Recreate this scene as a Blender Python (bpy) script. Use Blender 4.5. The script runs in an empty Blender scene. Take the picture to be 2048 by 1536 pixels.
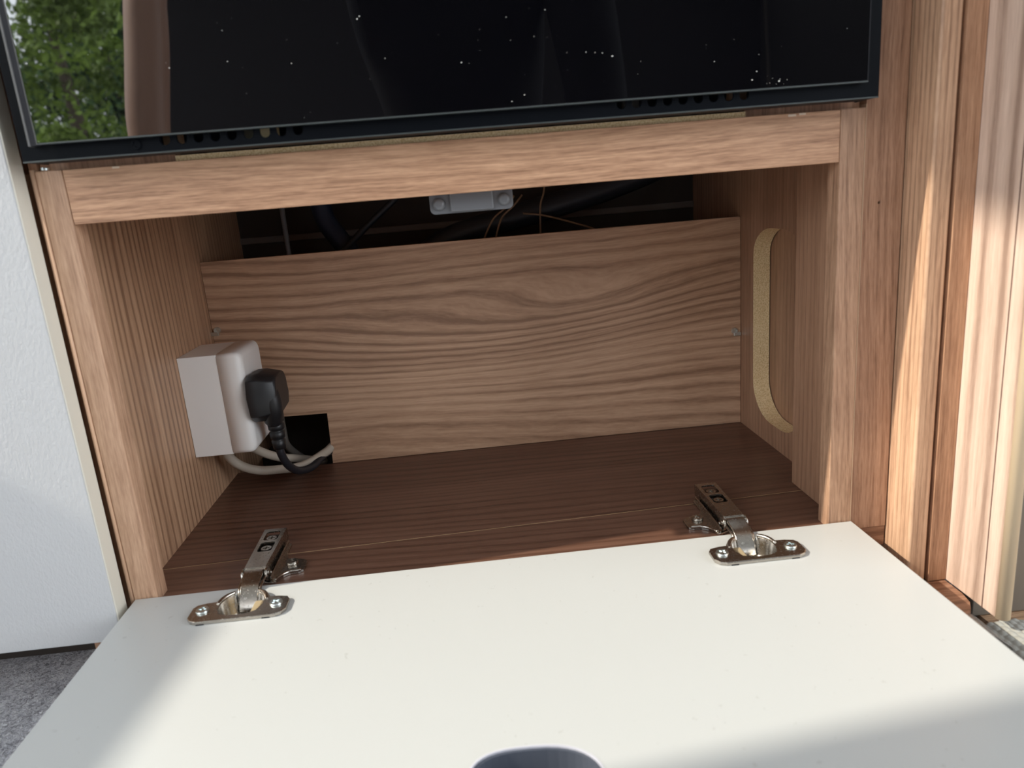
import bpy, bmesh, math, random
from mathutils import Vector, Matrix, noise
from mathutils.geometry import tessellate_polygon
random.seed(7)
S = 0.001                                    # every length below is in millimetres
scene = bpy.context.scene
col = scene.collection

# ------------------------------------------------------------------ camera
cd = bpy.data.cameras.new('camera'); cam = bpy.data.objects.new('camera', cd); col.objects.link(cam)
RX = (0.99388, -0.07670, -0.07950); RY = (-0.09600, -0.24362, -0.96511); RZ = (0.05466, 0.96683, -0.24949)
M = Matrix(((RX[0], -RY[0], -RZ[0], 0.21049), (RX[1], -RY[1], -RZ[1], -0.45403), (RX[2], -RY[2], -RZ[2], 0.24377), (0, 0, 0, 1)))
cam.matrix_world = M
cd.sensor_width = 36; cd.lens = 36 * 1454.1 / 2048; cd.clip_start = 0.01; cd.clip_end = 200
cd.dof.use_dof = True; cd.dof.focus_distance = 0.62; cd.dof.aperture_fstop = 9.0
scene.camera = cam

# ------------------------------------------------------------------ sky, sun, exposure
w = bpy.data.worlds.new('sky'); scene.world = w; w.use_nodes = True
bg = w.node_tree.nodes['Background']; bg.inputs[0].default_value = (0.88, 0.94, 1.0, 1); bg.inputs[1].default_value = 5.6
SUN = Vector((1.0, 0.105, -0.775)).normalized()
ld = bpy.data.lights.new('sun', 'SUN'); ld.energy = 4.6; ld.angle = math.radians(0.6); ld.color = (1.0, 0.93, 0.80)
sun = bpy.data.objects.new('sun', ld); col.objects.link(sun); sun.rotation_euler = SUN.to_track_quat('-Z', 'Y').to_euler()
def portal(name, c, sx, sy, rot):            # marks an opening in the room for sampling the sky; gives no light itself
    l = bpy.data.lights.new(name, 'AREA'); l.shape = 'RECTANGLE'; l.size = sx * S; l.size_y = sy * S; l.cycles.is_portal = True
    o = bpy.data.objects.new(name, l); col.objects.link(o); o.location = [v * S for v in c]; o.rotation_euler = rot
portal('added_roof_opening_portal', (350, -900, 2100), 400, 400, (0, 0, 0))  # unseen roof opening, added to let sky light in from above
portal('window_portal', (-1240, -10, 1295), 588, 700, (0, math.radians(-90), 0))
portal('side_window_portal', (-1330, -1225, 1090), 1060, 950, (0, math.radians(-90), 0))
portal('added_right_opening_portal', (2000, -1300, 900), 1600, 2000, (0, math.radians(90), 0))  # unseen opening on the right, added to brighten the upright faces
portal('added_back_opening_portal', (330, -3900, 1755), 3300, 610, (math.radians(90), 0, 0))  # unseen high opening, added to send light deep into the compartment
portal('doorway_portal', (-1340, -2800, 800), 1700, 1800, (0, math.radians(-90), 0))
vs = scene.view_settings
vs.view_transform = 'Standard'; vs.look = 'None'; vs.gamma = 1; vs.use_curve_mapping = False; vs.exposure = 0.0
scene.cycles.use_denoising = True; scene.cycles.max_bounces = 8; scene.cycles.diffuse_bounces = 6; scene.cycles.glossy_bounces = 4

# ------------------------------------------------------------------ materials
def mat(name, base, rough=0.5, metal=0.0, spec=0.5, ior=None, coat=0):
    m = bpy.data.materials.new(name); m.use_nodes = True
    b = m.node_tree.nodes['Principled BSDF']
    b.inputs['Base Color'].default_value = (*base, 1); b.inputs['Roughness'].default_value = rough
    b.inputs['Metallic'].default_value = metal; b.inputs['Specular IOR Level'].default_value = spec
    if ior: b.inputs['IOR'].default_value = ior
    if coat: b.inputs['Coat Weight'].default_value = coat
    return m
class N:
    def __init__(s, m): s.t = m.node_tree; s.b = s.t.nodes['Principled BSDF']
    def n(s, typ, **k):
        x = s.t.nodes.new(typ)
        for a, v in k.items(): setattr(x, a, v)
        return x
    def l(s, a, b): s.t.links.new(a, b)
    def math(s, op, a, b=None, c=None):
        x = s.n('ShaderNodeMath', operation=op)
        for i, v in enumerate((a, b, c)):
            if v is None: continue
            if hasattr(v, 'links'): s.l(v, x.inputs[i])
            else: x.inputs[i].default_value = v
        return x.outputs[0]
    def noise(s, vec, scale, detail=3, rough=0.55, dist=0):
        x = s.n('ShaderNodeTexNoise'); s.l(vec, x.inputs['Vector']); x.inputs['Scale'].default_value = scale
        x.inputs['Detail'].default_value = detail; x.inputs['Roughness'].default_value = rough; x.inputs['Distortion'].default_value = dist
        return x
    def ramp(s, fac, stops):
        x = s.n('ShaderNodeValToRGB'); s.l(fac, x.inputs[0]); e = x.color_ramp.elements
        e[0].position = stops[0][0]; e[0].color = (*stops[0][1], 1); e[1].position = stops[-1][0]; e[1].color = (*stops[-1][1], 1)
        for p, c in stops[1:-1]:
            q = e.new(p); q.color = (*c, 1)
        return x.outputs[0]
    def mix(s, fac, a, b, typ='MIX'):
        x = s.n('ShaderNodeMix', data_type='RGBA', blend_type=typ)
        for i, v in ((0, fac), (6, a), (7, b)):
            if hasattr(v, 'links'): s.l(v, x.inputs[i])
            elif i == 0: x.inputs[0].default_value = v
            else: x.inputs[i].default_value = (*v, 1)
        return x.outputs[2]
    def bump(s, h, strength, dist):
        x = s.n('ShaderNodeBump'); s.l(h, x.inputs['Height']); x.inputs['Strength'].default_value = strength
        x.inputs['Distance'].default_value = dist; s.l(x.outputs[0], s.b.inputs['Normal'])
def wood(name, axis, seed, hue=(1, 1, 1), bold=1.0, warp=1.0, rough=0.42, pitch=110, fib=1.0, flames=()):
    m = mat(name, (.4, .3, .2), rough, spec=0.4); q = N(m)
    tc = q.n('ShaderNodeTexCoord'); sp = q.n('ShaderNodeSeparateXYZ'); q.l(tc.outputs['Object'], sp.inputs[0])
    i = 'xyz'.index(axis); o = [k for k in (0, 1, 2) if k != i]
    ac = q.math('ADD', sp.outputs[o[0]], q.math('MULTIPLY', sp.outputs[o[1]], 0.83)); al = sp.outputs[i]
    def vec(sal, sac, acc=None, z=0.0):
        c = q.n('ShaderNodeCombineXYZ'); q.l(q.math('MULTIPLY', acc if acc is not None else ac, sac), c.inputs[0])
        q.l(q.math('MULTIPLY', al, sal), c.inputs[1]); c.inputs[2].default_value = seed * 3.7 + z; return c.outputs[0]
    wob = q.noise(vec(1.5, 9), 1, 1, 0.5).outputs[0]
    wob = q.math('MULTIPLY', q.math('SUBTRACT', wob, 0.5), warp * .07)
    wob = q.math('ADD', wob, q.math('MULTIPLY', q.noise(vec(14, 60, None, 9), 1, 2).outputs[0], warp * .004))
    ac2 = q.math('ADD', ac, wob)
    for a0, c0, amp, wa, wc in flames:
        e1 = q.math('POWER', q.math('MULTIPLY', q.math('SUBTRACT', al, a0), 1 / wa), 2)
        e2 = q.math('POWER', q.math('MULTIPLY', q.math('SUBTRACT', ac, c0), 1 / wc), 2)
        g = q.math('EXPONENT', q.math('MULTIPLY', q.math('ADD', e1, e2), -1)); ac2 = q.math('ADD', ac2, q.math('MULTIPLY', g, amp))
    broad = q.noise(vec(.8, 34, ac2, 1), 1, 3, 0.6).outputs[0]
    streak = q.noise(vec(3, 240, ac2, 2), 1, 3, 0.6).outputs[0]
    fibre = q.noise(vec(34, 760, ac2, 4), 1, 2, 0.5).outputs[0]
    fine = q.noise(vec(160, 1900, ac2, 3), 1, 1, 0.5).outputs[0]
    ring = q.math('SINE', q.math('MULTIPLY', ac2, pitch * 6.283))
    ring = q.math('POWER', q.math('MULTIPLY_ADD', ring, 0.5, 0.5), 3)
    ring = q.math('MULTIPLY', ring, q.math('MULTIPLY', q.noise(vec(1.5, 18, ac2, 5), 1, 2).outputs[0], 1.3))
    f = q.math('ADD', q.math('MULTIPLY', broad, 0.60), q.math('MULTIPLY', streak, 0.50))
    f = q.math('ADD', f, q.math('MULTIPLY', q.math('SUBTRACT', fibre, .5), 0.75 * fib))
    f = q.math('ADD', f, q.math('MULTIPLY', q.math('SUBTRACT', fine, .5), 0.30 * fib))
    f = q.math('SUBTRACT', f, q.math('MULTIPLY', ring, 0.30 * bold))
    f = q.math('MULTIPLY_ADD', f, 1.0, -.03)
    c = lambda r, g, b: (r * hue[0], g * hue[1], b * hue[2])
    cr = q.ramp(f, [(0.18, c(.26, .150, .095)), (0.42, c(.43, .268, .175)), (0.60, c(.535, .350, .235)), (0.82, c(.64, .435, .300))])
    q.l(cr, q.b.inputs['Base Color'])
    q.bump(q.math('ADD', fibre, q.math('MULTIPLY', fine, 0.6)), 0.22, 0.0005)
    return m
H = (1.0, 0.97, 0.98); DK = (.88, .80, .82)
W_rail = wood('wood_rail', 'x', 1, (1.20, 1.08, .98), .5, .8, pitch=160)
W_back = wood('wood_back', 'x', 2, (1.10, 1.08, 1.06), 1.25, 1.1, pitch=105, fib=.6, flames=((.0, .235, .026, .17, .030), (.12, .252, .020, .10, .022)))
W_floor_shaded = wood('wood_floor_shaded', 'x', 3, (.30, .235, .235), 1.2, 1.0, 0.35, fib=.6)  # same laminate as the other boards; shade inside the compartment put into the colour
W_stile = wood('wood_stile', 'z', 4, (1.0, .95, .92), 0.3, .5, pitch=150)
W_side = wood('wood_side', 'z', 5, (.98, .93, .86), 1.5, .7, pitch=150, fib=.5)
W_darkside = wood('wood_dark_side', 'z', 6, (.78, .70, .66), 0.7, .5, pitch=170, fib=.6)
W_panel = wood('wood_panel', 'z', 7, (.84, .74, .70), 0.5, .5, pitch=190)
W_col = wood('wood_pillar', 'z', 8, (1.30, 1.28, 1.24), 0.8, .3, pitch=260, fib=.7)
W_fill = wood('wood_filler', 'z', 9, (.90, .78, .70), 0.5, .4, pitch=160)
W_pale = wood('wood_pale', 'z', 10, (1.34, 1.55, 1.85), 1.1, .3, pitch=70, fib=.4)
W_step = wood('wood_step', 'x', 11, (.72, .60, .56), 1.0)
W_room = wood('wood_room', 'z', 12, (.18, .16, .15), 0.6)
def chipboard():
    m = mat('raw_chipboard', (.6, .45, .25), 0.9, spec=0.1); q = N(m); tc = q.n('ShaderNodeTexCoord')
    a = q.noise(tc.outputs['Object'], 900, 3).outputs[0]
    q.l(q.ramp(a, [(.3, (.60, .42, .20)), (.5, (.82, .63, .36)), (.7, (.92, .76, .50))]), q.b.inputs['Base Color']); q.bump(a, .5, .0006); return m
CHIP = chipboard()
def white_door():
    m = mat('white_laminate', (.54, .552, .54), 0.30, spec=0.45); q = N(m); tc = q.n('ShaderNodeTexCoord')
    a = q.noise(tc.outputs['Object'], 210, 2, .6).outputs[0]; b = q.noise(tc.outputs['Object'], 9, 2).outputs[0]
    spk = q.math('MULTIPLY', q.math('GREATER_THAN', a, 0.715), q.math('GREATER_THAN', b, 0.5))
    q.l(q.mix(q.math('MULTIPLY', spk, 0.45), (.54, .552, .54), (.40, .40, .38)), q.b.inputs['Base Color'])
    q.l(q.math('MULTIPLY_ADD', b, .14, .24), q.b.inputs['Roughness']); return m
WHITE = white_door()
def white_panel():
    m = mat('white_textured_laminate', (.56, .56, .562), 0.42, spec=0.5); q = N(m); tc = q.n('ShaderNodeTexCoord')
    mp = q.n('ShaderNodeMapping'); q.l(tc.outputs['Object'], mp.inputs[0]); mp.inputs['Scale'].default_value = (1, 1, .55)
    a = q.noise(mp.outputs[0], 520, 3, .6).outputs[0]; q.bump(a, .55, .0009); return m
WPANEL = white_panel()
EDGE = mat('cream_edge_band', (.70, .67, .58), 0.45)
TAN = mat('tan_strip', (.72, .46, .30), 0.5)
BOX = mat('white_plastic', (.80, .78, .76), 0.35)
BLK = mat('black_plastic', (.012, .013, .015), 0.42)
CABLE_B = mat('beige_cable', (.46, .40, .33), 0.5)
CABLE_K = mat('black_cable', (.014, .015, .02), 0.45)
HOSE = mat('dark_blue_hose', (.010, .020, .045), 0.5)
WIRE = mat('brown_wire', (.22, .13, .07), 0.5)
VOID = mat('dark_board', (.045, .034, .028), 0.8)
NICK = mat('nickel', (.44, .41, .37), 0.24, 1.0)
def nick_noise(m):
    q = N(m); tc = q.n('ShaderNodeTexCoord'); a = q.noise(tc.outputs['Object'], 700, 2).outputs[0]
    q.l(q.ramp(a, [(.0, (.16,) * 3), (.62, (.26,) * 3), (.75, (.5,) * 3)]), q.b.inputs['Roughness'])
nick_noise(NICK)
ZINC = mat('zinc_screw', (.72, .80, .80), 0.28, 1.0)
GREYP = mat('grey_plastic', (.14, .145, .155), 0.38)
OVEN = mat('black_enamel', (.004, .005, .007), 0.45, spec=0.06)
GLASS = mat('black_mirror_glass', (.002, .002, .003), 0.015, ior=2.2)
GEDGE = mat('glass_edge', (.05, .06, .06), 0.4, spec=.5)
STRIPD = mat('dark_grey_strip', (.018, .018, .022), 0.5, spec=.2)
DUST = mat('dust', (.75, .75, .72), 0.9)
PULL = mat('slate_plastic', (.075, .085, .11), 0.5)
TAUPE = mat('taupe_laminate', (.17, .145, .115), 0.32)
def carpet():
    m = mat('grey_carpet', (.3, .3, .33), 0.95, spec=.1); q = N(m); tc = q.n('ShaderNodeTexCoord')
    a = q.noise(tc.outputs['Object'], 420, 4, .7, 1.0).outputs[0]; b = q.noise(tc.outputs['Object'], 70, 2).outputs[0]
    f = q.math('ADD', a, q.math('MULTIPLY', q.math('SUBTRACT', b, .5), .25))
    q.l(q.ramp(f, [(.36, (.28, .28, .31)), (.5, (.72, .72, .78)), (.62, (.96, .97, 1.0))]), q.b.inputs['Base Color'])
    q.bump(a, 1.0, .004); return m
CARPET = carpet()
WALLM = mat('cream_wall', (.74, .73, .70), 0.8)
DARKROOM = mat('dim_room_wall', (.018, .016, .015), 0.9, spec=.1)  # near-black stands in for a dim room, so the oven glass mirrors dark
FABRIC = mat('woven_fabric', (.38, .375, .34), 0.85)

# ------------------------------------------------------------------ builders
def cen(bm, c=None): pass
def link(name, bm, m, parent=None, bev=0, seg=2, smooth=False):
    """bm is in world millimetres; the object sits at its parent's origin or at its own bounding-box base"""
    bmesh.ops.recalc_face_normals(bm, faces=bm.faces)
    me = bpy.data.meshes.new(name)
    if parent is not None: org = parent['_o']
    else:
        xs = [v.co for v in bm.verts]
        org = [(min(c[k] for c in xs) + max(c[k] for c in xs)) / 2 for k in (0, 1)] + [min(c[2] for c in xs)]
    org = Vector(org)
    for v in bm.verts: v.co = (v.co - org) * S
    bm.to_mesh(me); bm.free()
    for k in (m if isinstance(m, (list, tuple)) else [m]): me.materials.append(k)
    o = bpy.data.objects.new(name, me); col.objects.link(o)
    if parent is not None:
        o.parent = parent
    else: o.location = org * S
    o['_o'] = list(org)
    if smooth:
        for p in me.polygons: p.use_smooth = True
    if bev:
        b = o.modifiers.new('bevel', 'BEVEL'); b.width = bev * S; b.segments = seg; b.limit_method = 'ANGLE'; b.angle_limit = math.radians(40)
        if bev > .6:
            for p in me.polygons: p.use_smooth = True
            b.harden_normals = True
    return o
def thing(name, label, cat, loc, group=None):
    o = bpy.data.objects.new(name, None); col.objects.link(o); o.location = Vector(loc) * S; o['_o'] = list(loc)
    o.empty_display_size = .01
    o['label'] = label; o['category'] = cat
    if group: o['group'] = group
    return o
def tag(o, label, cat, group=None):
    o['label'] = label; o['category'] = cat
    if group: o['group'] = group
    return o
def struct(o): o['kind'] = 'structure'; return o
def box(bm, x0, x1, y0, y1, z0, z1, mi=0):
    v = [bm.verts.new((x, y, z)) for x in (x0, x1) for y in (y0, y1) for z in (z0, z1)]
    for f in ((0, 1, 3, 2), (4, 6, 7, 5), (0, 4, 5, 1), (2, 3, 7, 6), (0, 2, 6, 4), (1, 5, 7, 3)):
        bm.faces.new([v[i] for i in f]).material_index = mi
    return v
def B(*a, bm=None):
    bm = bm or bmesh.new(); box(bm, *a); return bm
def prism(outer, holes, a0, a1, axis='z', bm=None, hole_mi=0):
    bm = bm or bmesh.new()
    def P(u, v, a): return {'z': (u, v, a), 'y': (u, a, v), 'x': (a, u, v)}[axis]
    loops = [outer] + list(holes)
    flat = [p for lp in loops for p in lp]
    v0 = [bm.verts.new(P(*p, a0)) for p in flat]; v1 = [bm.verts.new(P(*p, a1)) for p in flat]
    for t in tessellate_polygon([[Vector((p[0], p[1], 0)) for p in lp] for lp in loops]):
        for vv in (v0, v1):
            try: bm.faces.new([vv[i] for i in t])
            except ValueError: pass
    k = 0
    for li, lp in enumerate(loops):
        n = len(lp)
        for i in range(n):
            a, b = k + i, k + (i + 1) % n
            f = bm.faces.new((v0[a], v0[b], v1[b], v1[a])); f.material_index = hole_mi if li else 0
        k += n
    return bm
def circ(cx, cy, r, n=24, ry=None, a0=0, a1=360):
    full = abs(a1 - a0) >= 360
    return [(cx + r * math.cos(math.radians(a0 + (a1 - a0) * i / (n if full else n - 1))), cy + (ry or r) * math.sin(math.radians(a0 + (a1 - a0) * i / (n if full else n - 1)))) for i in range(n)]
def rrect(x0, x1, y0, y1, r, n=5):
    p = []
    for cx, cy, a in ((x1 - r, y1 - r, 0), (x0 + r, y1 - r, 90), (x0 + r, y0 + r, 180), (x1 - r, y0 + r, 270)):
        p += [(cx + r * math.cos(math.radians(a + 90 * i / n)), cy + r * math.sin(math.radians(a + 90 * i / n))) for i in range(n + 1)]
    return p
def spline(pts, n=8):
    pts = [Vector(p) for p in pts]; P = [2 * pts[0] - pts[1]] + pts + [2 * pts[-1] - pts[-2]]; out = []
    for i in range(1, len(P) - 2):
        for k in range(n):
            t = k / n; a, b, c, d = P[i - 1:i + 3]
            out.append(.5 * ((2 * b) + (c - a) * t + (2 * a - 5 * b + 4 * c - d) * t * t + (3 * b - a - 3 * c + d) * t ** 3))
    return out + [pts[-1]]
def tube(pts, r, n=10, bm=None, smooth_pts=True, k=8):
    bm = bm or bmesh.new(); P = spline(pts, k) if smooth_pts else [Vector(p) for p in pts]
    up = Vector((.3, .2, 1)); rings = []
    for i, p in enumerate(P):
        t = (P[min(i + 1, len(P) - 1)] - P[max(i - 1, 0)]).normalized(); a = t.cross(up).normalized() if t.cross(up).length > 1e-4 else Vector((1, 0, 0)); up = a.cross(t).normalized()
        rr = r(i / (len(P) - 1)) if callable(r) else r
        rings.append([bm.verts.new(p + (a * math.cos(q) + up * math.sin(q)) * rr) for q in [6.2832 * j / n for j in range(n)]])
    for A, C in zip(rings, rings[1:]):
        for j in range(n): bm.faces.new((A[j], A[(j + 1) % n], C[(j + 1) % n], C[j])).smooth = True
    bm.faces.new(rings[0][::-1]); bm.faces.new(rings[-1]); return bm
def lathe(prof, c, axis='z', n=24, bm=None, sgn=1):
    """prof: (radius, height) pairs from c along axis"""
    bm = bm or bmesh.new(); rings = []
    for r, h in prof:
        ring = []
        for j in range(n):
            a = 6.28318 * j / n; u, v = r * math.cos(a), r * math.sin(a)
            d = {'z': (u, v, h * sgn), 'y': (u, h * sgn, v), 'x': (h * sgn, u, v)}[axis]
            ring.append(bm.verts.new((c[0] + d[0], c[1] + d[1], c[2] + d[2])))
        rings.append(ring)
    for A, C in zip(rings, rings[1:]):
        for j in range(n): bm.faces.new((A[j], A[(j + 1) % n], C[(j + 1) % n], C[j])).smooth = True
    bm.faces.new(rings[0]); bm.faces.new(rings[-1]); return bm
def screw_head(c, r, h, axis='z', sgn=1, rot=20):
    """domed screw head with a cross recess, top at c + h"""
    bm = bmesh.new()
    lathe([(r * .98, 0), (r, h * .3), (r * .93, h * .62)], c, axis, 20, bm, sgn)
    k, w_ = r * .60, r * .17; cr = []
    for q in range(4):
        a = math.radians(rot + 90 * q); ca, sa = math.cos(a), math.sin(a)
        for u, v in ((w_, -w_), (k, -w_), (k, w_)): cr.append((u * ca - v * sa, u * sa + v * ca))
    out = circ(0, 0, r * .93, 20)
    i = 'xyz'.index(axis); A = [p for p in (0, 1, 2) if p != i]
    sh = lambda lp: [(p[0] + c[A[0]], p[1] + c[A[1]]) for p in lp]
    prism(sh(out), [sh(cr)], c[i] + sgn * h * .62, c[i] + sgn * h, axis, bm)
    return bm

# ================================================================== ROOM
LW = -1250
def wl(y): return LW + 0.117 * (max(y, -750) + 14)      # the side wall runs slightly out of square
def wallbox(bm, y0, y1, z0, z1, t=40):
    vs_ = [bm.verts.new((wl(y) - dx, y, z)) for dx in (0, t) for y in (y0, y1) for z in (z0, z1)]
    for f in ((0, 1, 3, 2), (4, 6, 7, 5), (0, 4, 5, 1), (2, 3, 7, 6), (0, 2, 6, 4), (1, 5, 7, 3)): bm.faces.new([vs_[i] for i in f])
FZ = -66
struct(link('floor', B(-2600, 2300, -4200, 900, FZ - 30, FZ), CARPET))
bm = bmesh.new()
Z0, Z1 = 1020, 1640                           # window sill and head
wallbox(bm, -368, 700, FZ, Z0); wallbox(bm, -368, 700, Z1, 2100); wallbox(bm, 600, 700, Z0, Z1)
wallbox(bm, -750, -368, FZ, 2100); wallbox(bm, -1700, -750, FZ, 560); wallbox(bm, -1700, -750, 1620, 2100)
wallbox(bm, -1900, -1700, FZ, 2100); wallbox(bm, -3885, -1900, 1700, 2100); wallbox(bm, -3900, -3885, FZ, 2100)
struct(link('wall_left', bm, WALLM))
bm = bmesh.new(); t = 30
for yy0, yy1, zz0, zz1 in ((-368, 600, Z0 - 4, Z0), (-368, 600, Z1, Z1 + 4), (-372, -368, Z0, Z1)): wallbox(bm, yy0, yy1, zz0, zz1, 48)
struct(link('window_1', bm, mat('window_trim', (.6, .6, .6), .4)))
bm = B(-1340, 2040, -3950, -3900, FZ, 1450); box(bm, -1340, 2040, -3950, -3900, 2060, 2100); box(bm, 1980, 2040, -3950, -3900, 1450, 2060)  # gap above the low part is the added light opening
struct(link('wall_back', bm, DARKROOM))
bm = B(2000, 2040, -3900, -2300, FZ, 2100); box(bm, 2000, 2040, -300, 700, FZ, 2100); box(bm, 2000, 2040, -2300, -300, FZ, 100); box(bm, 2000, 2040, -2300, -300, 1700, 2100)  # the large gap is an added opening for fill light
struct(link('wall_right', bm, [DARKROOM]))
struct(link('wall_front', B(-1250, 2000, 560, 600, FZ, 2100), WALLM))
bm = bmesh.new(); R0 = (150, 550, -1100, -700)  # hole added in the ceiling for overhead light
for b_ in ((-1345, R0[0], -3950, 600), (R0[1], 2040, -3950, 600), (R0[0], R0[1], -3950, R0[2]), (R0[0], R0[1], R0[3], 600)): box(bm, *b_, 2100, 2140)
struct(link('ceiling', bm, mat('ceiling_board', (.30, .29, .27), .8)))

# ================================================================== STORAGE CABINET
XL, XLi, XRi, XR = -27.5, -12.3, 450.3, 466.1
cab = thing('storage_cabinet', 'open low storage compartment of brown wood-grain board with cable hole, beneath the black oven', 'cabinet', (219, 120, -15))
link('top_rail', B(XLi + .3, XRi - .3, 0, 15, 247.9, 278.8), W_rail, cab, .35)
link('stile', B(XL, XLi, 0, 15.6, -15, 279), W_stile, cab, .5)
link('stile', B(XRi, XR, 0, 14.5, -15, 279), W_stile, cab, .5)
link('front_strip', prism([(XL, 0), (XR, 0), (XR, 66), (XL, 47.2)], [], -15, -0.1, 'z'), W_floor_shaded, cab, .2)
link('seam_edge', prism([(XL, 47.2), (XR, 66), (XR, 66.45), (XL, 47.65)], [], -15, -0.05, 'z'), mat('board_core', (.50, .35, .19), .8), cab)
link('floor_board', prism([(-44, 48), (XR, 66.8), (498, 68), (498, 243), (-44, 243)], [], -15, 0, 'z'), W_floor_shaded, cab)
link('side_board', B(-44, -28.7, 16, 390, -15, 279), W_side, cab)['label'] = 'left side board with vertical grain'
cut = []
# hand slot in the right side board: coordinates (y, z)
for cy, cz, a in ((172, 174, 0), (150, 174, 90), (150, 54, 180), (172, 54, 270)):
    for i in range(8):
        q = math.radians(a + 90 * i / 7); cut.append((cy + 40 * math.cos(q), cz + (25 if a < 180 else 33) * math.sin(q)))
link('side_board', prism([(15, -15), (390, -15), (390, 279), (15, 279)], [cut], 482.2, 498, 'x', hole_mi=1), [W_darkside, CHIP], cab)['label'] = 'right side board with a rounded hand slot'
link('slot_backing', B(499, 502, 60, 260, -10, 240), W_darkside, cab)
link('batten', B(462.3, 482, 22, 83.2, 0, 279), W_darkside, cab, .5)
bp = [(-28.4, 0.3), (18, 0.3), (18, 52.6), (66.2, 52.6), (64.8, 0.3), (481.9, 0.3), (481.9, 207.3), (-28.4, 207.3)]
bp = [(-28.4, 54), (66.2, 52.4), (64.8, 0.3), (481.9, 0.3), (481.9, 207.3), (-28.4, 207.3)]
link('back_board', prism(bp, [], 243, 252, 'y'), W_back, cab, .25)
for x, z in ((-23.5, 143.6), (475.6, 96.6)):
    link('screw', screw_head((x, 243, z), 3.1, 2.0, 'y', -1), ZINC, cab)
    link('bracket', B(x - (6 if x < 0 else 1), x + (1 if x < 0 else 6), 240.8, 243, z - 5, z - 1.5), ZINC, cab, .3)
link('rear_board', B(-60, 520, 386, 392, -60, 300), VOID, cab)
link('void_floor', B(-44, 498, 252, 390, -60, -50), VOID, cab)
# shelf above, its raw front edge showing between the oven and the rail
link('shelf', B(XLi + 1, XRi - 1, 15.5, 390, 279.2, 283), W_rail, cab)
bm = bmesh.new(); box(bm, 51, 392, 3.5, 15.4, 278.9, 282.2)
link('raw_edge', bm, CHIP, cab, .2)['label'] = 'raw chipboard edge above the rail'
link('spacer', B(XL + .2, 50.5, 7, 15, 279.1, 284.3), W_fill, cab, .2)
link('spacer', B(392.5, XR - .2, 7, 15, 279.1, 284.3), W_fill, cab, .2)
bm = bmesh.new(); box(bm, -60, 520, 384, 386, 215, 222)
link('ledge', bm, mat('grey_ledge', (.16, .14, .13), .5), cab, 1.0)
link('knock', B(418.5, 421.5, -.25, .3, 276.9, 278.2), mat('pale_chip', (.8, .65, .5), .8), cab, .2)['label'] = 'chipped laminate'
for (x, z, a, b) in ((417, 277.7, 5, .8), (424, 278.0, 4, .7), (16, 278.0, 4, .6)): link('chip', B(x, x + a, -.2, .3, z - b, z + .5), mat('pale_chip', (.8, .65, .5), .8), cab)

# ================================================================== WHITE CUPBOARD DOOR, LEFT
wd = thing('white_cupboard', 'white textured cupboard door panel standing left of the open compartment', 'cupboard', (-280, -7, -17))
link('door_panel', B(-560, -33.5, -14.5, -1.2, -17, 900), WPANEL, wd, .6)
link('edge_band', B(-33.5, -32.6, -14.2, -1.0, -17, 900), EDGE, wd, .3)
kc = wd
link('side_board', B(-60, -45, 0.2, 380, -47, 900), W_fill, kc)
link('side_board', B(-570, -555, 0.2, 380, -60, 900), W_fill, kc)
link('toe_kick', B(-555, -46, 60, 72, FZ, -47), VOID, kc)
st = struct(link('trim_1', tube([(-29.3, 1.6, -15), (-29.3, 1.6, 280)], 1.6, 12, smooth_pts=False), TAN))

struct(link('trim_2', B(-32.3, -27.7, 4, 20, -15, 900), W_fill))
# ================================================================== DROP-DOWN DOOR
dr = thing('drop_down_door', 'white laminate flap lying open on its hinges in front of the compartment', 'door', (219, -140, -11.5))
pull = []
for i in range(40):
    a = 6.28318 * i / 40; c, s = math.cos(a), math.sin(a)
    pull.append((221.5 + 30 * math.copysign(abs(c) ** .75, c), -198.5 + (.09 * 30 * c * -1) + 21 * math.copysign(abs(s) ** .85, s)))
HC = (50.7, 386.0)
outer = [(-26.4, -1), (-26.4, -278), (466.4, -278), (466.4, -1)]
cups = [[(x + px, py) for px, py in [(16.6 * math.cos(math.radians(a)), -26 + 16.6 * math.sin(math.radians(a))) for a in list(range(124, 360, 8)) + list(range(0, 60, 8))] + [(8, -8.4), (-8, -8.4)]] for x in HC]
link('door_panel', prism(outer, [pull] + cups, -11.5, 4, 'z'), WHITE, dr, .45, 2)
pp = prism(pull, [[(221.5 + (x - 221.5) * .975, -198.5 + (y + 198.5) * .965) for x, y in pull]], 3.2, 4.25, 'z')
link('finger_pull_rim', pp, mat('pale_rim', (.62, .62, .68), .35), dr)
fp = [(221.5 + (x - 221.5) * .995, -198.5 + (y + 198.5) * .99) for x, y in pull]
fb = prism(fp, [[(221.5 + (x - 221.5) * .93, -198.5 + (y + 198.5) * .91) for x, y in pull]], -11, 3.1, 'z'); prism(fp, [], -11.3, -10.5, 'z', fb)
link('finger_pull', fb, PULL, dr)
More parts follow.
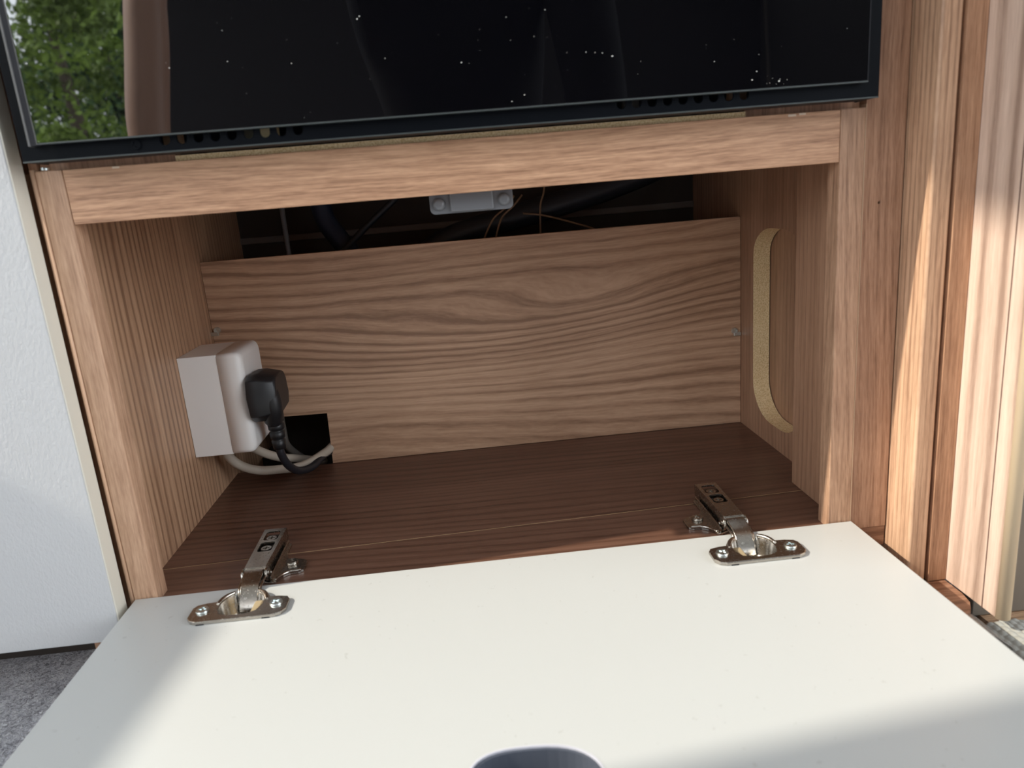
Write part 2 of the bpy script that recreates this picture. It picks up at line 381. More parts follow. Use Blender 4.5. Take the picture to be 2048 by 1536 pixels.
# ------------------------------------------------------------------ concealed hinges
def hinge(cx, s, label):
    t = thing('cabinet_hinge', label, 'hinge', (cx, 0, 0), 'concealed hinges of the white flap')
    X = lambda x: cx + s * x
    def poly(p): return [(X(x), y) for x, y in p]
    # cup plate with wings, open at the back where the link strap passes
    arc = lambda rx, ry, a0, a1, n: [(rx * math.cos(math.radians(a0 + (a1 - a0) * i / n)), -26 + ry * math.sin(math.radians(a0 + (a1 - a0) * i / n))) for i in range(n + 1)]
    ol = [(0, -43), (24, -43), (28, -41), (30.5, -37), (30.5, -26), (28.5, -22.6), (24, -21.4), (17.4, -21.0)] + arc(17.6, 17.6, 20, 62, 6)
    ol += arc(13.8, 14.6, 56, -20, 8) + [(11, -36), (6, -38.4), (0, -38.6)]
    for sg in (1, -1): pass
    full = ol
    mirror = [(-x, y) for x, y in full]
    pb = prism(poly(full), [], 4.0, 6.6, 'z'); prism(poly(mirror), [], 4.0, 6.6, 'z', pb)
    bmesh.ops.remove_doubles(pb, verts=pb.verts, dist=.01)
    bmesh.ops.delete(pb, geom=[f for f in pb.faces if abs(f.calc_center_median().x - cx) < 1e-4 and abs(f.normal.x) > .9 or all(abs(v.co.x - cx) < 1e-4 for v in f.verts)], context='FACES_ONLY')
    hole = arc(13.8, 14.6, -20, 56, 8) + [(7.6, -9.8), (-7.6, -9.8)] + arc(13.8, 14.6, 124, 200, 8) + [(-11, -36), (-6, -38.4), (6, -38.4), (11, -36)]
    cp = link('cup_plate', pb, NICK, t, .6, 3)
    # notches in the front edge
    for u in (-21, 19): link('notch', B(X(u) - 2.4, X(u) + 2.4, -43.15, -42, 4.0, 4.8), BLK, cp)
    rb = bmesh.new()
    for a_, b_ in ((6, 61), (119, 175)):
        tube([(X(15.6 * math.cos(math.radians(a))), -26 + 15.9 * math.sin(math.radians(a)), 6.3 + 1.0 * math.sin(math.radians(a))) for a in range(a_, b_, 6)], lambda q: 1.5 * math.sin(3.14 * (.12 + .76 * q)) ** .5, 8, rb, k=2)
    link('cup_rim', rb, NICK, cp)
    cb = bmesh.new(); n = 32
    prof = [(1.0, 6.2), (.93, 1), (.86, -5), (.74, -7.6), (.0, -7.8)]
    hp = poly(hole); cxx, cyy = X(0), -26; rings = []
    for k, z in prof[:-1]: rings.append([cb.verts.new((cxx + (x - cxx) * k, cyy + (y - cyy) * k, min(z, -2.5) if abs(x - cxx) < 8 and y > -12 else z)) for x, y in hp])
    for A, C in zip(rings, rings[1:]):
        for j in range(len(hp)): cb.faces.new((A[j], A[(j + 1) % len(hp)], C[(j + 1) % len(hp)], C[j])).smooth = True
    cb.faces.new(rings[-1])
    link('cup', cb, NICK, t)
    dm = bmesh.new(); box(dm, X(6), X(11.5), -37, -18, -7, 3.2)   # soft-close damper housing inside the cup
    link('damper', dm, mat('buff_plastic', (.42, .33, .20), .5), t, 1.2)
    for u in (-23, 23):
        link('screw', screw_head((X(u), -30.3, 6.5), 4.2, 1.3, 'z', 1, 20 + u), ZINC, t)
    # link arm bending down into the cup
    pr = [(16, 10.2), (9, 11.8), (5.5, 11.8), (2.6, 10.9), (-3, 9.2), (-8.8, 6.4), (-12.2, 2.4), (-15.4, -2.6), (-16.6, -5.6)]
    lb = bmesh.new(); top = []; bot = []
    for y, z in pr:
        k = 1 if y > 0 else .93
        top.append([lb.verts.new((X(u * k), y, z)) for u in (-6.6, 6.6)]); bot.append([lb.verts.new((X(u * k), y + 1.0, z - 2.0)) for u in (-6.6, 6.6)])
    for i in range(len(pr) - 1):
        for A, C in ((top[i], top[i + 1]), (bot[i + 1], bot[i])): lb.faces.new((A[0], A[1], C[1], C[0]))
        lb.faces.new((top[i][0], top[i + 1][0], bot[i + 1][0], bot[i][0])); lb.faces.new((top[i][1], bot[i][1], bot[i + 1][1], top[i + 1][1]))
    lb.faces.new((top[0][0], bot[0][0], bot[0][1], top[0][1])); lb.faces.new((top[-1][0], top[-1][1], bot[-1][1], bot[-1][0]))
    link('link_arm', lb, NICK, t, .7, 3)
    # inner link seen beside the strap
    ib = bmesh.new()
    for u in (-7.4, 7.4): tube([(X(u * .98), 10, 8), (X(u), 3, 7.5), (X(u * .92), -7, 5.6), (X(u * .85), -13, -2)], 1.0, 8, ib, k=4)
    link('inner_link', ib, NICK, t)
    # arm body: top with two openings, sides, cheeks
    ar = bmesh.new(); w0, w1 = 7.2, 8.4
    otl = [(-w0, 10), (w0, 10), (w1, 71), (-w1, 71)]
    slots = [rrect(-5.2, 5.2, 51.5, 66.5, 2.5), rrect(-5.2, 5.2, 33.5, 48.5, 2.5)]
    prism(poly(otl), [poly(q) for q in slots], 11.3, 12.5, 'z', ar)
    for sg in (-1, 1):
        v = [(X(sg * (w0 - 1.1)), 8), (X(sg * w0), 8), (X(sg * w1), 71), (X(sg * (w1 - 1.1)), 71)]
        prism(v, [], 3.2, 11.5, 'z', ar)
    arm = link('hinge_arm', ar, NICK, t, .5, 2)
    ch = bmesh.new()
    for sg in (-1, 1):
        xs = X(sg * 7.9)
        lathe([(4.9, -.8), (4.9, .8)], (xs, 9.5, 7.2), 'x', 22, ch)
        lathe([(1.7, -1.6), (1.7, 1.6)], (xs, 9.2, 8.2), 'x', 12, ch); lathe([(1.3, -1.5), (1.3, 1.5)], (xs, 14.5, 5.4), 'x', 12, ch)
    link('pivot', ch, NICK, arm, .2)
    link('inner_channel', B(cx - 5.9, cx + 5.9, 13, 70, 2.6, 8.2), mat('dark_nickel', (.12, .11, .10), .35, 1.0), t, .5)
    for y in (57, 40.5): link('screw', screw_head((X(0), y, 8.4), 4.0, 3.2, 'z', 1, 0), NICK, t)
    # mounting plate with a wing towards the middle of the compartment
    mp_ = [(-9.5, 16), (10.5, 6), (13, 7), (14.2, 11), (16.5, 15), (20.5, 18), (26, 18.4), (29.2, 20.5), (30, 25), (29.6, 33), (27, 36.6), (22, 38.2), (15, 40), (12.2, 46), (12, 64), (9.6, 66), (-9.5, 66)]
    link('mounting_plate', prism(poly(mp_), [], 0.05, 1.7, 'z'), NICK, t, .6, 2)
    rl = bmesh.new()
    box(rl, *sorted((X(9.4), X(10.6))), 8, 64, 1.2, 5.2)
    tube([(X(12.2), 8, 2.2), (X(14), 12, 2.4), (X(16.8), 16, 2.4), (X(21), 18.6, 2.3), (X(28), 19.4, 2.2)], 1.3, 8, rl, k=4)
    link('plate_flange', rl, NICK, t, .3)
    link('screw', screw_head((X(19), 32.3, 1.6), 4.3, 2.0, 'z', 1, 10), NICK, t)
    return t
hinge(HC[0], 1, 'nickel hinge near the white socket box, at the left end of the flap')
hinge(HC[1], -1, 'nickel hinge near the tall wood pillars, at the right end of the flap')

# ================================================================== SOCKET, PLUG, CABLES
sb = thing('socket_box', 'white surface-mounted electrical socket box on the left inner side wall', 'socket', (-28.7, 178, 50.3))
link('back_box', B(-28.6, 2.9, 148.2, 208, 50.6, 136.9), BOX, sb, .5)
lid = bmesh.new(); prev = None
for x, d in [(3.2, 0), (17.0, 0)] + [(17 + 6 * math.sin(math.radians(q)), 6 * (1 - math.cos(math.radians(q)))) for q in (15, 30, 45, 60, 75, 90)]:
    rg_ = [lid.verts.new((x, a, b)) for a, b in rrect(147.6 + d, 208.6 - d, 50.1 + d, 137.4 - d, 4.0)]
    if prev:
        for j in range(len(rg_)): lid.faces.new((prev[j], prev[(j + 1) % len(rg_)], rg_[(j + 1) % len(rg_)], rg_[j])).smooth = True
    else: lid.faces.new(rg_)
    prev = rg_
lid.faces.new(prev)
link('cover_plate', lid, BOX, sb)
link('seam', B(2.6, 3.3, 148.4, 207.8, 50.8, 136.7), mat('seam_grey', (.62, .60, .58), .5), sb)
pl = thing('mains_plug', 'black three-pin mains plug pushed into the white socket box', 'plug', (23.6, 168, 62))
o = [(139, 99), (143, 113), (150, 117), (184, 115), (190, 108), (193, 90), (188, 79), (150, 76), (142, 82)]
b1 = bmesh.new()
def ringx(bm, pts, x, k, cy=166, cz=98): return [bm.verts.new((x, cy + (y - cy) * k, cz + (z - cz) * k)) for y, z in pts]
rg = [ringx(b1, o, 23.7, .97), ringx(b1, o, 26, 1.0), ringx(b1, o, 33, 1.0), ringx(b1, o, 45, .86), ringx(b1, o, 47.5, .78)]
for A, C in zip(rg, rg[1:]):
    for j in range(len(o)): b1.faces.new((A[j], A[(j + 1) % len(o)], C[(j + 1) % len(o)], C[j]))
b1.faces.new(rg[0]); b1.faces.new(rg[-1])
link('plug_body', b1, BLK, pl, 1.2, 2)
link('grip_ridge', tube([(38, 152, 104), (41.5, 150, 98), (42, 151, 86), (38, 157, 74)], lambda t: 7.5, 14), BLK, pl)
sr = bmesh.new()
lathe([(7.4, 0), (7.2, -6), (6.0, -6.4), (6.0, -8), (7.0, -8.4), (6.8, -13), (5.6, -13.4), (5.6, -15), (6.6, -15.4), (6.3, -21), (5.2, -21.4), (5.2, -23), (6.0, -23.4), (5.2, -31)], (38, 163, 78), 'z', 18, sr)
link('strain_relief', sr, BLK, pl)
link('plug_cable', tube([(38, 163, 52), (38, 164, 42), (40, 172, 28), (44, 190, 15), (52, 212, 10), (60, 240, 12), (78, 265, 10), (90, 320, -20)], 3.6, 12), CABLE_K, pl)
tag(link('mains_cable', tube([(-14, 178, 56), (-15, 182, 42), (-9, 190, 27), (4, 200, 16), (22, 206, 12.5), (42, 214, 11), (60, 238, 14), (72, 262, 16), (96, 330, -10)], 4.2, 12), CABLE_B), 'beige mains cable looping lowest under the white socket box into the hole', 'cable')
tag(link('mains_cable', tube([(0, 196, 56), (-2, 200, 44), (6, 212, 30), (18, 226, 18), (30, 246, 8), (44, 300, -16)], 4.2, 12), CABLE_B), 'shorter beige cable behind the looping one, below the box corner', 'cable')
tag(link('mains_cable', tube([(24, 232, 70), (24, 233, 46), (25, 236, 26), (30, 262, 4), (36, 300, -20)], 3.6, 12), mat('grey_cable', (.09, .08, .07), .5)), 'dark grey cable hanging behind the plug lead', 'cable')

# ================================================================== THINGS IN THE DARK VOID
tag(link('blue_hose', tube([(66, 330, 279), (72, 332, 255), (76, 330, 235), (88, 326, 215), (100, 322, 196), (110, 320, 160)], 10.5, 16), HOSE), 'thick dark blue hose in the gap behind the back board', 'hose')
tag(link('black_cable', tube([(176, 322, 272), (150, 316, 250), (122, 312, 228), (98, 308, 207), (80, 306, 190)], 3.4, 10), CABLE_K), 'thin black cable crossing the gap from the bracket down to the blue hose', 'cable')
tag(link('black_hose', tube([(150, 330, 168), (190, 326, 200), (240, 322, 216), (300, 318, 228), (370, 322, 244), (430, 326, 262), (470, 330, 278)], 13, 16), CABLE_K), 'fat black hose running diagonally behind the grey bracket', 'hose')
tag(link('vertical_pipe', tube([(31, 340, 120), (31.5, 340, 279)], 2.6, 10, smooth_pts=False), mat('pale_pipe', (.20, .21, .22), .5)), 'slim grey vertical pipe at the left end of the gap', 'pipe')
lab = ['thin brown wire hanging straight below the rail, right of the bracket', 'thin brown wire fanning left below the grey bracket', 'thin brown wire beside the fanned pair below the bracket', 'thin brown wire drooping right of the vertical wire']
wp = [[(302, 300, 275), (301, 296, 248), (296, 294, 232), (294, 292, 205), (292, 292, 180)],
      [(270, 290, 244), (262, 288, 234), (248, 286, 224), (238, 284, 208), (230, 284, 190)],
      [(278, 290, 244), (268, 286, 234), (256, 284, 224), (249, 282, 208), (244, 282, 190)],
      [(278, 296, 226), (300, 292, 222), (330, 290, 212), (350, 288, 204), (370, 288, 190)]]
for p, l in zip(wp, lab): tag(link('brown_wire', tube(p, 1.0, 8), WIRE), l, 'wire', 'thin wires in the gap')

# ================================================================== CATCH BRACKET UNDER THE RAIL
ct = thing('catch_bracket', 'grey plastic catch with two round caps under the top rail', 'catch', (221, 16, 236))
bk = bmesh.new()
prism(rrect(195, 247.3, 236.3, 262, 3.2), [], 17.0, 19, 'y', bk)
link('bracket', bk, GREYP, ct, .5, 3)
bk = bmesh.new(); prism([(207.5, 236.8), (235, 236.8), (235, 262), (207.5, 262)], [], 14.6, 17.2, 'y', bk)
link('raised_face', bk, GREYP, ct, 1.4, 3)
for x in (200.7, 241.6): link('round_cap', lathe([(3.9, 0), (3.9, 1.2), (3.3, 2.4), (1.8, 3.0)], (x, 17, 242.3), 'y', 20, sgn=-1), GREYP, ct)

# ================================================================== OVEN
ov = thing('microwave_oven', 'black glass-fronted microwave oven above the compartment', 'oven', (220, 100, 281))
link('oven_body', B(-10, 450, -1, 370, 284.5, 640), OVEN, ov)
fo = [(-19.2, 281.6), (459.3, 283.0), (458.6, 640), (-24, 640)]
fo = [(-19.2, 281.8), (459.3, 282.2), (459.3, 640), (-19.2, 640)]
sl = []
for i in range(9): x = 57.2 + 8.95 * i; sl.append(rrect(x - 2.6, x + 2.6, 285.6, 296, 2.5, 4))
for i in range(9): x = 309 + 8.86 * i; sl.append(rrect(x - 2.6, x + 2.6, 286.2, 296, 2.5, 4))
link('fascia', prism(fo, sl, -24.9, -23.4, 'y'), OVEN, ov, .35)
bm = bmesh.new()
box(bm, -19.2, -17.6, -23.4, -1, 282, 640); box(bm, 457.7, 459.3, -23.4, -1, 282, 640); box(bm, -17.6, 457.7, -23.4, -8, 281.9, 283)
link('frame_return', bm, OVEN, ov, .3)
link('fascia_lip', B(-19, 459, -25.2, -24.7, 281.7, 282.5), GEDGE, ov, .15)
sp = bmesh.new(); box(sp, 60.5, 62, -14, -10, 283, 297)
behind = bmesh.new(); box(behind, 52, 62, -13, -9, 284, 298)
link('vent_insert', behind, mat('pale_wood_insert', (.40, .27, .16), .6), ov)
link('vent_insert', B(106, 116, -16, -11, 284, 298), mat('straw_insert', (.75, .62, .36), .6), ov, 1)
link('vent_insert', B(375.5, 386, -13, -9, 284, 298), mat('tan_insert', (.36, .25, .17), .6), ov)
link('vent_insert', B(97, 105.4, -14, -10, 284, 298), mat('dim_insert', (.10, .09, .06), .6), ov)
link('vent_insert', B(313, 322, -14, -10, 284, 298), mat('dim_insert', (.10, .09, .08), .6), ov)
link('screw', screw_head((41.6, -24.9, 287), 2.9, 1.1, 'y', -1), OVEN, ov)
link('screw', screw_head((-17.2, -8, 280), 2.2, 1.3, 'z', -1), ZINC, ov)
gd = link('glass_door', B(-6.9, 449.6, -30, -26.2, 290.8, 640), GLASS, ov, .15)
link('glass_edge', B(-6.9, 449.8, -30.15, -26.2, 290.1, 290.8), GEDGE, ov, .1)
link('glass_edge', B(449.3, 449.8, -30.1, -26.4, 290.8, 640), STRIPD, ov, .1)
link('side_strip', B(-10.4, -7.4, -30.0, -26.2, 289.6, 640), STRIPD, ov, .2)
link('side_strip_edge', B(-11.7, -10.5, -30.3, -26, 289.4, 640), mat('pale_grey_strip', (.11, .11, .11), .5), ov, .3)
link('side_strip_edge', B(-7.35, -7.0, -30.2, -26, 290, 640), mat('pale_grey_strip', (.11, .11, .11), .5), ov)
sp = bmesh.new(); rnd = random.Random(3)
pts = [(168.7, 340.4, 1), (98.6, 324.3, .6), (131.5, 321.1, .6), (68.3, 323.1, .7), (180.9, 320.3, .6), (221.5, 315.5, .7), (254.4, 296.8, .8), (247.2, 293.9, .7), (261.7, 325.9, .5), (247.4, 336.4, .5),
       (289.6, 316.3, .6), (294.5, 315.7, .6), (298.6, 315.2, .6), (304.1, 313.3, 1.1), (384.9, 300, .8), (382.4, 295.7, .8), (397.9, 294.1, 1.3), (361, 306.7, .6), (268.6, 338.6, .5), (98.4, 339.3, .5), (170, 341.6, .9), (-3, 330, .6)]
for i in range(42): pts.append((rnd.uniform(0, 445), rnd.uniform(292, 345), rnd.uniform(.15, .32)))
for i in range(8): pts.append((rnd.gauss(396, 7), rnd.uniform(291.2, 297), rnd.uniform(.2, .45)))
for x, z, r in pts:
    r *= .45; a = rnd.random() * 3
    v = [sp.verts.new((x + r * rnd.uniform(.6, 1.6) * math.cos(a + q), -30.1 - (.12 if q > 9 else 0), z + r * rnd.uniform(.5, 1) * math.sin(a + q))) for q in (0, 1.26, 2.5, 3.77, 5)]
    t_ = sp.verts.new((x, -30.35, z)); sp.faces.new(v)
    for j in range(5): sp.faces.new((v[j], v[(j + 1) % 5], t_))
ds = link('dust_specks', sp, DUST, ov); ds['kind'] = 'stuff'

# ================================================================== RIGHT-HAND PANELS AND PILLARS
pn = thing('side_panel', 'dark brown wood-grain upright panel next to the right stile, small drilled hole', 'panel', (479, 8, -20))
hl = circ(477.3, 221.4, .9, 10)
link('panel_board', prism([(466.5, -3), (492.3, -3), (492.3, 900), (466.5, 900)], [hl], 0.3, 12, 'y'), W_panel, pn, .3)
link('lower_piece', B(466.5, 492.3, 0.9, 12, -18, -3.3), W_step, pn, .2)
link('edge_line', B(466.15, 466.5, -.1, 12, -3, 281), mat('pale_edge', (.6, .42, .28), .5), pn)
p1 = thing('wood_pillar', 'light wood pillar with rounded corner, sunlit on its left face', 'pillar', (500, -13, -34))
link('pillar_body', B(493.3, 506.3, -26.5, 40, -34, 900), W_col, p1, 2.0, 4)
p2 = thing('wood_pillar', 'narrow brown wood strip between the dark groove and the pale end panel', 'pillar', (514, -13, -34))
link('pillar_body', B(508.3, 521, -26.7, 40, -34, 900), W_fill, p2, .4)
link('groove_filler', B(506.2, 508.4, -18, 38, -34, 900), VOID, p2)
ep = thing('end_panel', 'pale striped wood end panel with a bowed tan front edge, at the far right', 'panel', (530, -50, -35))
link('panel_board', B(521.2, 530, -74, 40, -34.5, 900), W_pale, ep, .8)
link('front_edge', tube([(525.6, -74, -34.5), (525.6, -74, 900)], 4.4, 20, smooth_pts=False), mat('tan_edge', (.85, .66, .44), .45), ep)
link('groove', B(520.9, 521.3, -62.3, -61.6, -34.5, 900), mat('dark_line', (.16, .09, .07), .6), ep)
tp = thing('cupboard_front', 'dull taupe cupboard front beyond the pale end panel', 'cupboard', (660, -25, -62))
link('door_panel', B(538, 900, -32, -16, -62, 900), TAUPE, tp, 1.0)
link('plinth', B(540, 900, -26, -10, FZ, -62), VOID, tp)
sw = thing('wooden_step', 'low brown wooden step under the pillars beside the flap', 'step', (500, -30, FZ))
link('step_top', prism([(467, 40), (521, 40), (521, -44), (519, -54), (514, -62), (506, -68), (467, -72)], [], -42, -34.6, 'z'), W_step, sw, .5)
link('step_front', prism([(467, 40), (521, 40), (521, -40), (517, -50), (512, -58), (504, -64), (467, -68)], [], FZ, -42.2, 'z'), VOID, sw)
tag(link('timber_floor_board', B(545, 900, -160, -28, FZ, -62.5), wood('wood_oak_floor', 'x', 20, (1.1, 1.1, 1.0), .9)), 'light timber floor board at the far right below the taupe door', 'board')

# woven strap rolling out from under the flap, and the clear film beside it
def sheet(fn, nu, nv, th):
    bm = bmesh.new(); g = [[bm.verts.new(fn(i / nu, j / nv)) for j in range(nv + 1)] for i in range(nu + 1)]
    g2 = [[bm.verts.new(Vector(fn(i / nu, j / nv)) - Vector((0, 0, th))) for j in range(nv + 1)] for i in range(nu + 1)]
    for i in range(nu):
        for j in range(nv):
            bm.faces.new((g[i][j], g[i + 1][j], g[i + 1][j + 1], g[i][j + 1])); bm.faces.new((g2[i][j], g2[i][j + 1], g2[i + 1][j + 1], g2[i + 1][j]))
    for i in range(nu):
        bm.faces.new((g[i][0], g2[i][0], g2[i + 1][0], g[i + 1][0])); bm.faces.new((g[i][nv], g[i + 1][nv], g2[i + 1][nv], g2[i][nv]))
    for j in range(nv):
        bm.faces.new((g[0][j], g[0][j + 1], g2[0][j + 1], g2[0][j])); bm.faces.new((g[nu][j], g2[nu][j], g2[nu][j + 1], g[nu][j + 1]))
    return bm
def strap(u, v):
    # u across the bow (left to right), v along the mat towards the viewer
    y = -64 - 150 * v; x = 494 + 84 * u + 8 * v
    U, V = u * 84 / 4.2, v * 150 / 5.5
    w_ = abs(math.sin(math.pi * U)) ** .6 * abs(math.sin(math.pi * (V + .5 * (math.floor(U) % 2)))) ** .6
    return (x, y, -66 + 22 * math.sin(math.pi * (.04 + .92 * u)) ** .8 + .9 * w_)
mt = tag(link('woven_mat', sheet(strap, 190, 240, 2), FABRIC, smooth=True), 'pale woven fabric mat bowed up beside the flap at the far right', 'mat')
film_m = mat('clear_film', (.75, .68, .62), .12); film_m.node_tree.nodes['Principled BSDF'].inputs['Transmission Weight'].default_value = .85
def film(u, v):
    x = 498 + 24 * u + 4 * v; y = -50 - 26 * v - 18 * u
    return (x, y, -44 + 9 * math.sin(2.6 * u + .6) - 5 * v)
tag(link('clear_film', sheet(film, 20, 8, .4), film_m, smooth=True), 'strip of clear plastic film tucked between step and woven mat', 'film')

# ================================================================== OUTSIDE: TREES (seen mirrored in the oven glass)
def leafmat(name, c):
    m = mat(name, c, .55, spec=.3); q = N(m); tc = q.n('ShaderNodeTexCoord'); a = q.noise(tc.outputs['Object'], 3.0, 2).outputs[0]
    q.l(q.ramp(a, [(.3, tuple(k * .45 for k in c)), (.7, tuple(min(1, k * 1.7) for k in c))]), q.b.inputs['Base Color']); return m
BARK = mat('bark', (.10, .075, .055), .9)
def tree(x, y, r, h, label, c, seed, n, big=1, nb=16):
    rn = random.Random(seed); t = thing('garden_tree', label, 'tree', (x, y, FZ), 'garden trees outside the doorway')
    link('trunk', tube([(x, y, FZ), (x + 40, y + 20, h * .4), (x - 20, y, h * .8)], lambda q: 90 * (1 - .7 * q), 10), BARK, t)
    bm = bmesh.new()
    blobs = [(x + rn.gauss(0, r * .5), y + rn.gauss(0, r * .5), h * rn.uniform(.1, 1.0), r * rn.uniform(.25, .5)) for _ in range(nb)]
    for i in range(n):
        bx, by, bz, br = rn.choice(blobs); d = Vector((rn.gauss(0, 1), rn.gauss(0, 1), rn.gauss(0, 1))).normalized() * br * rn.uniform(.6, 1.05)
        p = Vector((bx, by, bz)) + d
        a = Vector((rn.gauss(0, 1), rn.gauss(0, 1), rn.gauss(0, 1))).normalized(); b = a.cross(Vector((rn.gauss(0, 1), rn.gauss(0, 1), rn.gauss(0, 1)))).normalized()
        L = rn.uniform(22, 46) * big; W_ = L * .5
        bm.faces.new([bm.verts.new(p - a * L), bm.verts.new(p + b * W_), bm.verts.new(p + a * L), bm.verts.new(p - b * W_)])
    f = link('foliage', bm, leafmat('leaf_%d' % seed, c), t); f['kind'] = 'stuff'
tree(-2750, -6000, 750, 2300, 'bright yellow-green leafy tree mirrored at the left of the oven glass', (.13, .19, .03), 1, 9000)
tree(-3700, -9200, 800, 3400, 'dark green tall tree mirrored beside the skin-toned arm', (.045, .085, .03), 2, 12000, 1.3, 24)
tree(-6900, -12300, 1200, 3600, 'mid green tree mirrored highest at the oven glass corner', (.08, .14, .04), 3, 9000)
tree(-6300, -17800, 1900, 4200, 'dark hedge-like tree mirrored behind the others', (.035, .06, .022), 4, 9000, 2.6, 40)
struct(link('ground_outside', B(-14000, -1700, -24000, 3000, -420, -400), mat('garden_ground', (.12, .13, .07), .9)))

# ================================================================== PERSON crouching behind the camera (seen mirrored only)
def skin_body(name, nodes, edges, m, parent, sub=2, root=0):
    me = bpy.data.meshes.new(name); org = Vector(parent['_o'])
    me.from_pydata([((Vector(p[:3]) - org) * S) for p in nodes], edges, []); me.materials.append(m)
    o = bpy.data.objects.new(name, me); col.objects.link(o); o.parent = parent
    sk = o.modifiers.new('skin', 'SKIN'); sk.use_smooth_shade = True
    for i, p in enumerate(nodes):
        me.skin_vertices[0].data[i].radius = (p[3] * S, p[4] * S if len(p) > 4 else p[3] * S)
    me.skin_vertices[0].data[root].use_root = True
    sb_ = o.modifiers.new('sub', 'SUBSURF'); sb_.levels = sb_.render_levels = sub
    return o
SKIN = mat('skin', (.62, .37, .26), .45); SHIRT = mat('black_shirt', (.010, .009, .009), .95, spec=.1); SHORTS = mat('dark_shorts', (.02, .018, .02), .9)
HAIR = mat('dark_hair', (.03, .02, .015), .7); SHOE = mat('dark_shoe', (.02, .02, .022), .6)
pe = thing('person', 'person in dark T-shirt and shorts squatting, bare arm mirrored at left in the oven glass', 'person', (240, -1080, FZ))
nodes = [(250, -1190, 120, 150, 120), (248, -1150, 300, 140, 115), (244, -1080, 500, 165, 120), (240, -1010, 690, 165, 110), (238, -965, 800, 60), (238, -935, 880, 55),
         (60, -1000, 735, 62), (-130, -900, 675, 48), (-216, -838, 600, 33), (-226, -826, 500, 34), (-240, -812, 400, 34), (-243, -806, 330, 29), (-240, -790, 285, 27),
         (420, -1000, 735, 62), (450, -950, 590, 50), (470, -900, 360, 38), (440, -830, 325, 38), (385, -730, 290, 32), (335, -650, 272, 28), (310, -615, 264, 26),
         (120, -1150, 110, 95), (-60, -980, 190, 80), (-235, -810, 225, 58), (-230, -880, 80, 50), (-215, -960, -30, 34),
         (380, -1150, 110, 95), (460, -1000, 200, 80), (505, -850, 235, 58), (515, -910, 80, 50), (520, -980, -40, 34)]
ed = [(0, 1), (1, 2), (2, 3), (3, 4), (4, 5), (3, 6), (6, 7), (7, 8), (8, 9), (9, 10), (10, 11), (11, 12), (3, 13), (13, 14), (14, 15), (15, 16), (16, 17), (17, 18), (18, 19),
      (0, 20), (20, 21), (21, 22), (22, 23), (23, 24), (0, 25), (25, 26), (26, 27), (27, 28), (28, 29)]
skin_body('body', nodes, ed, SKIN, pe)
sh = [(nodes[i][0], nodes[i][1], nodes[i][2], nodes[i][3] + 12, (nodes[i][4] if len(nodes[i]) > 4 else nodes[i][3]) + 12) for i in (0, 1, 2, 3, 6, 13)] + [(-75, -930, 692, 70), (450, -950, 590, 66), (470, -900, 370, 56), (450, -850, 335, 52), (238, -975, 775, 78)]
skin_body('shirt', sh, [(0, 1), (1, 2), (2, 3), (3, 4), (4, 6), (3, 5), (5, 7), (7, 8), (8, 9), (3, 10)], SHIRT, pe)
so = [(250, -1190, 110, 165, 135), (120, -1155, 112, 112), (-20, -1020, 172, 104), (380, -1155, 112, 112), (450, -1020, 180, 104)]
skin_body('shorts', so, [(0, 1), (1, 2), (0, 3), (3, 4)], SHORTS, pe)
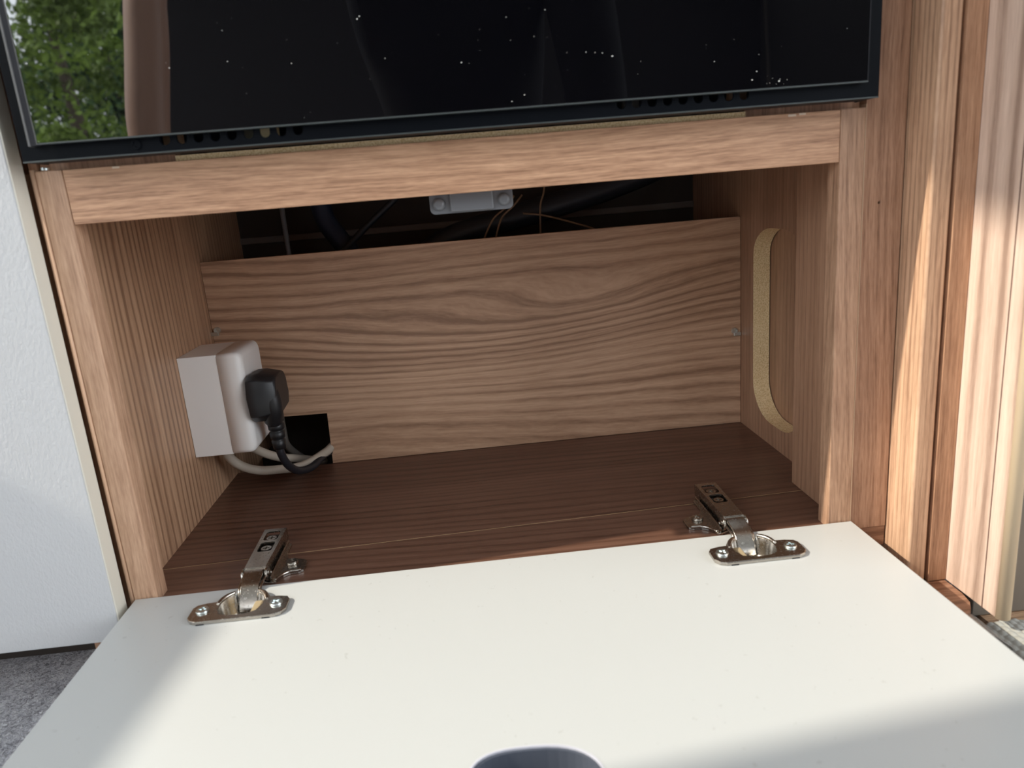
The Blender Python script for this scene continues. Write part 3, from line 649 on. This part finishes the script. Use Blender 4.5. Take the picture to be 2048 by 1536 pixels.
for hx, hy, d in ((-240, 0, 1), (305, 175, -1)):
    hn = [(hx, -795, 292, 24, 16), (hx, -768, 268, 30, 13)]; he = [(0, 1)]
    for k, (ox, ln) in enumerate(((-26, 52), (-9, 60), (9, 57), (25, 46))):
        b = len(hn); hn += [(hx + ox, -752, 260, 9), (hx + ox * 1.15, -742 - 1, 240, 8.5), (hx + ox * 1.2, -742, 240 - ln * .55, 7.5)]; he += [(1, b), (b, b + 1), (b + 1, b + 2)]
    b = len(hn); hn += [(hx + d * 32, -782, 268, 10), (hx + d * 46, -766, 250, 9), (hx + d * 50, -754, 230, 8)]; he += [(0, b), (b, b + 1), (b + 1, b + 2)]
    hn = [(p[0], p[1] + hy, p[2] - (18 if hy else 0)) + tuple(p[3:]) for p in hn]; skin_body('hand', hn, he, SKIN, pe)
hb = bmesh.new(); bmesh.ops.create_uvsphere(hb, u_segments=32, v_segments=24, radius=1)
for v in hb.verts:
    x, y, z = v.co; k = 1 - .22 * max(0, -z) ** 1.5
    X, Y, Z = x * 76 * k, y * 96, z * 118
    if y > 0:
        Y += 24 * math.exp(-((x * 5.2) ** 2 + ((z + .12) * 4.2) ** 2)) - 7 * (math.exp(-(((abs(x) - .36) * 6) ** 2 + ((z - .06) * 8) ** 2))) + 5 * math.exp(-((x * 3) ** 2 + ((z + .5) * 9) ** 2))
    v.co = (238 + X, -905 + Y, 985 + Z)
for f in hb.faces: f.smooth = True
link('head', hb, SKIN, pe)
hb = bmesh.new(); bmesh.ops.create_uvsphere(hb, u_segments=28, v_segments=18, radius=1)
for v in hb.verts:
    x, y, z = v.co; v.co = (238 + x * 82, -917 + y * 99 - (14 if z < .35 and y > 0 else 0) * 3, 1000 + max(z, -.45) * 112)
for f in hb.faces: f.smooth = True
link('hair', hb, HAIR, pe)
for ex in (-28, 28):
    link('eye', lathe([(2, -6), (9, -2), (11, 2), (7, 7), (1, 9)], (238 + ex, -824, 992), 'y', 14), mat('eye', (.6, .6, .6), .2), pe)
    link('ear', lathe([(16, -4), (20, 0), (14, 5)], (238 + ex * 2.8, -905, 980), 'x', 14), SKIN, pe)
for fx in (-215, 520):
    fb = bmesh.new(); prism([(fx - 42, -1060), (fx + 42, -1060), (fx + 50, -900), (fx + 40, -800), (fx, -775), (fx - 40, -800), (fx - 50, -900)], [], FZ, -20, 'z', fb)
    link('shoe', fb, SHOE, pe, 14, 3)

# ------------------------------------------------------------------ tidy names: the working property is not part of the scene
for o in bpy.data.objects:
    if '_o' in o: del o['_o']
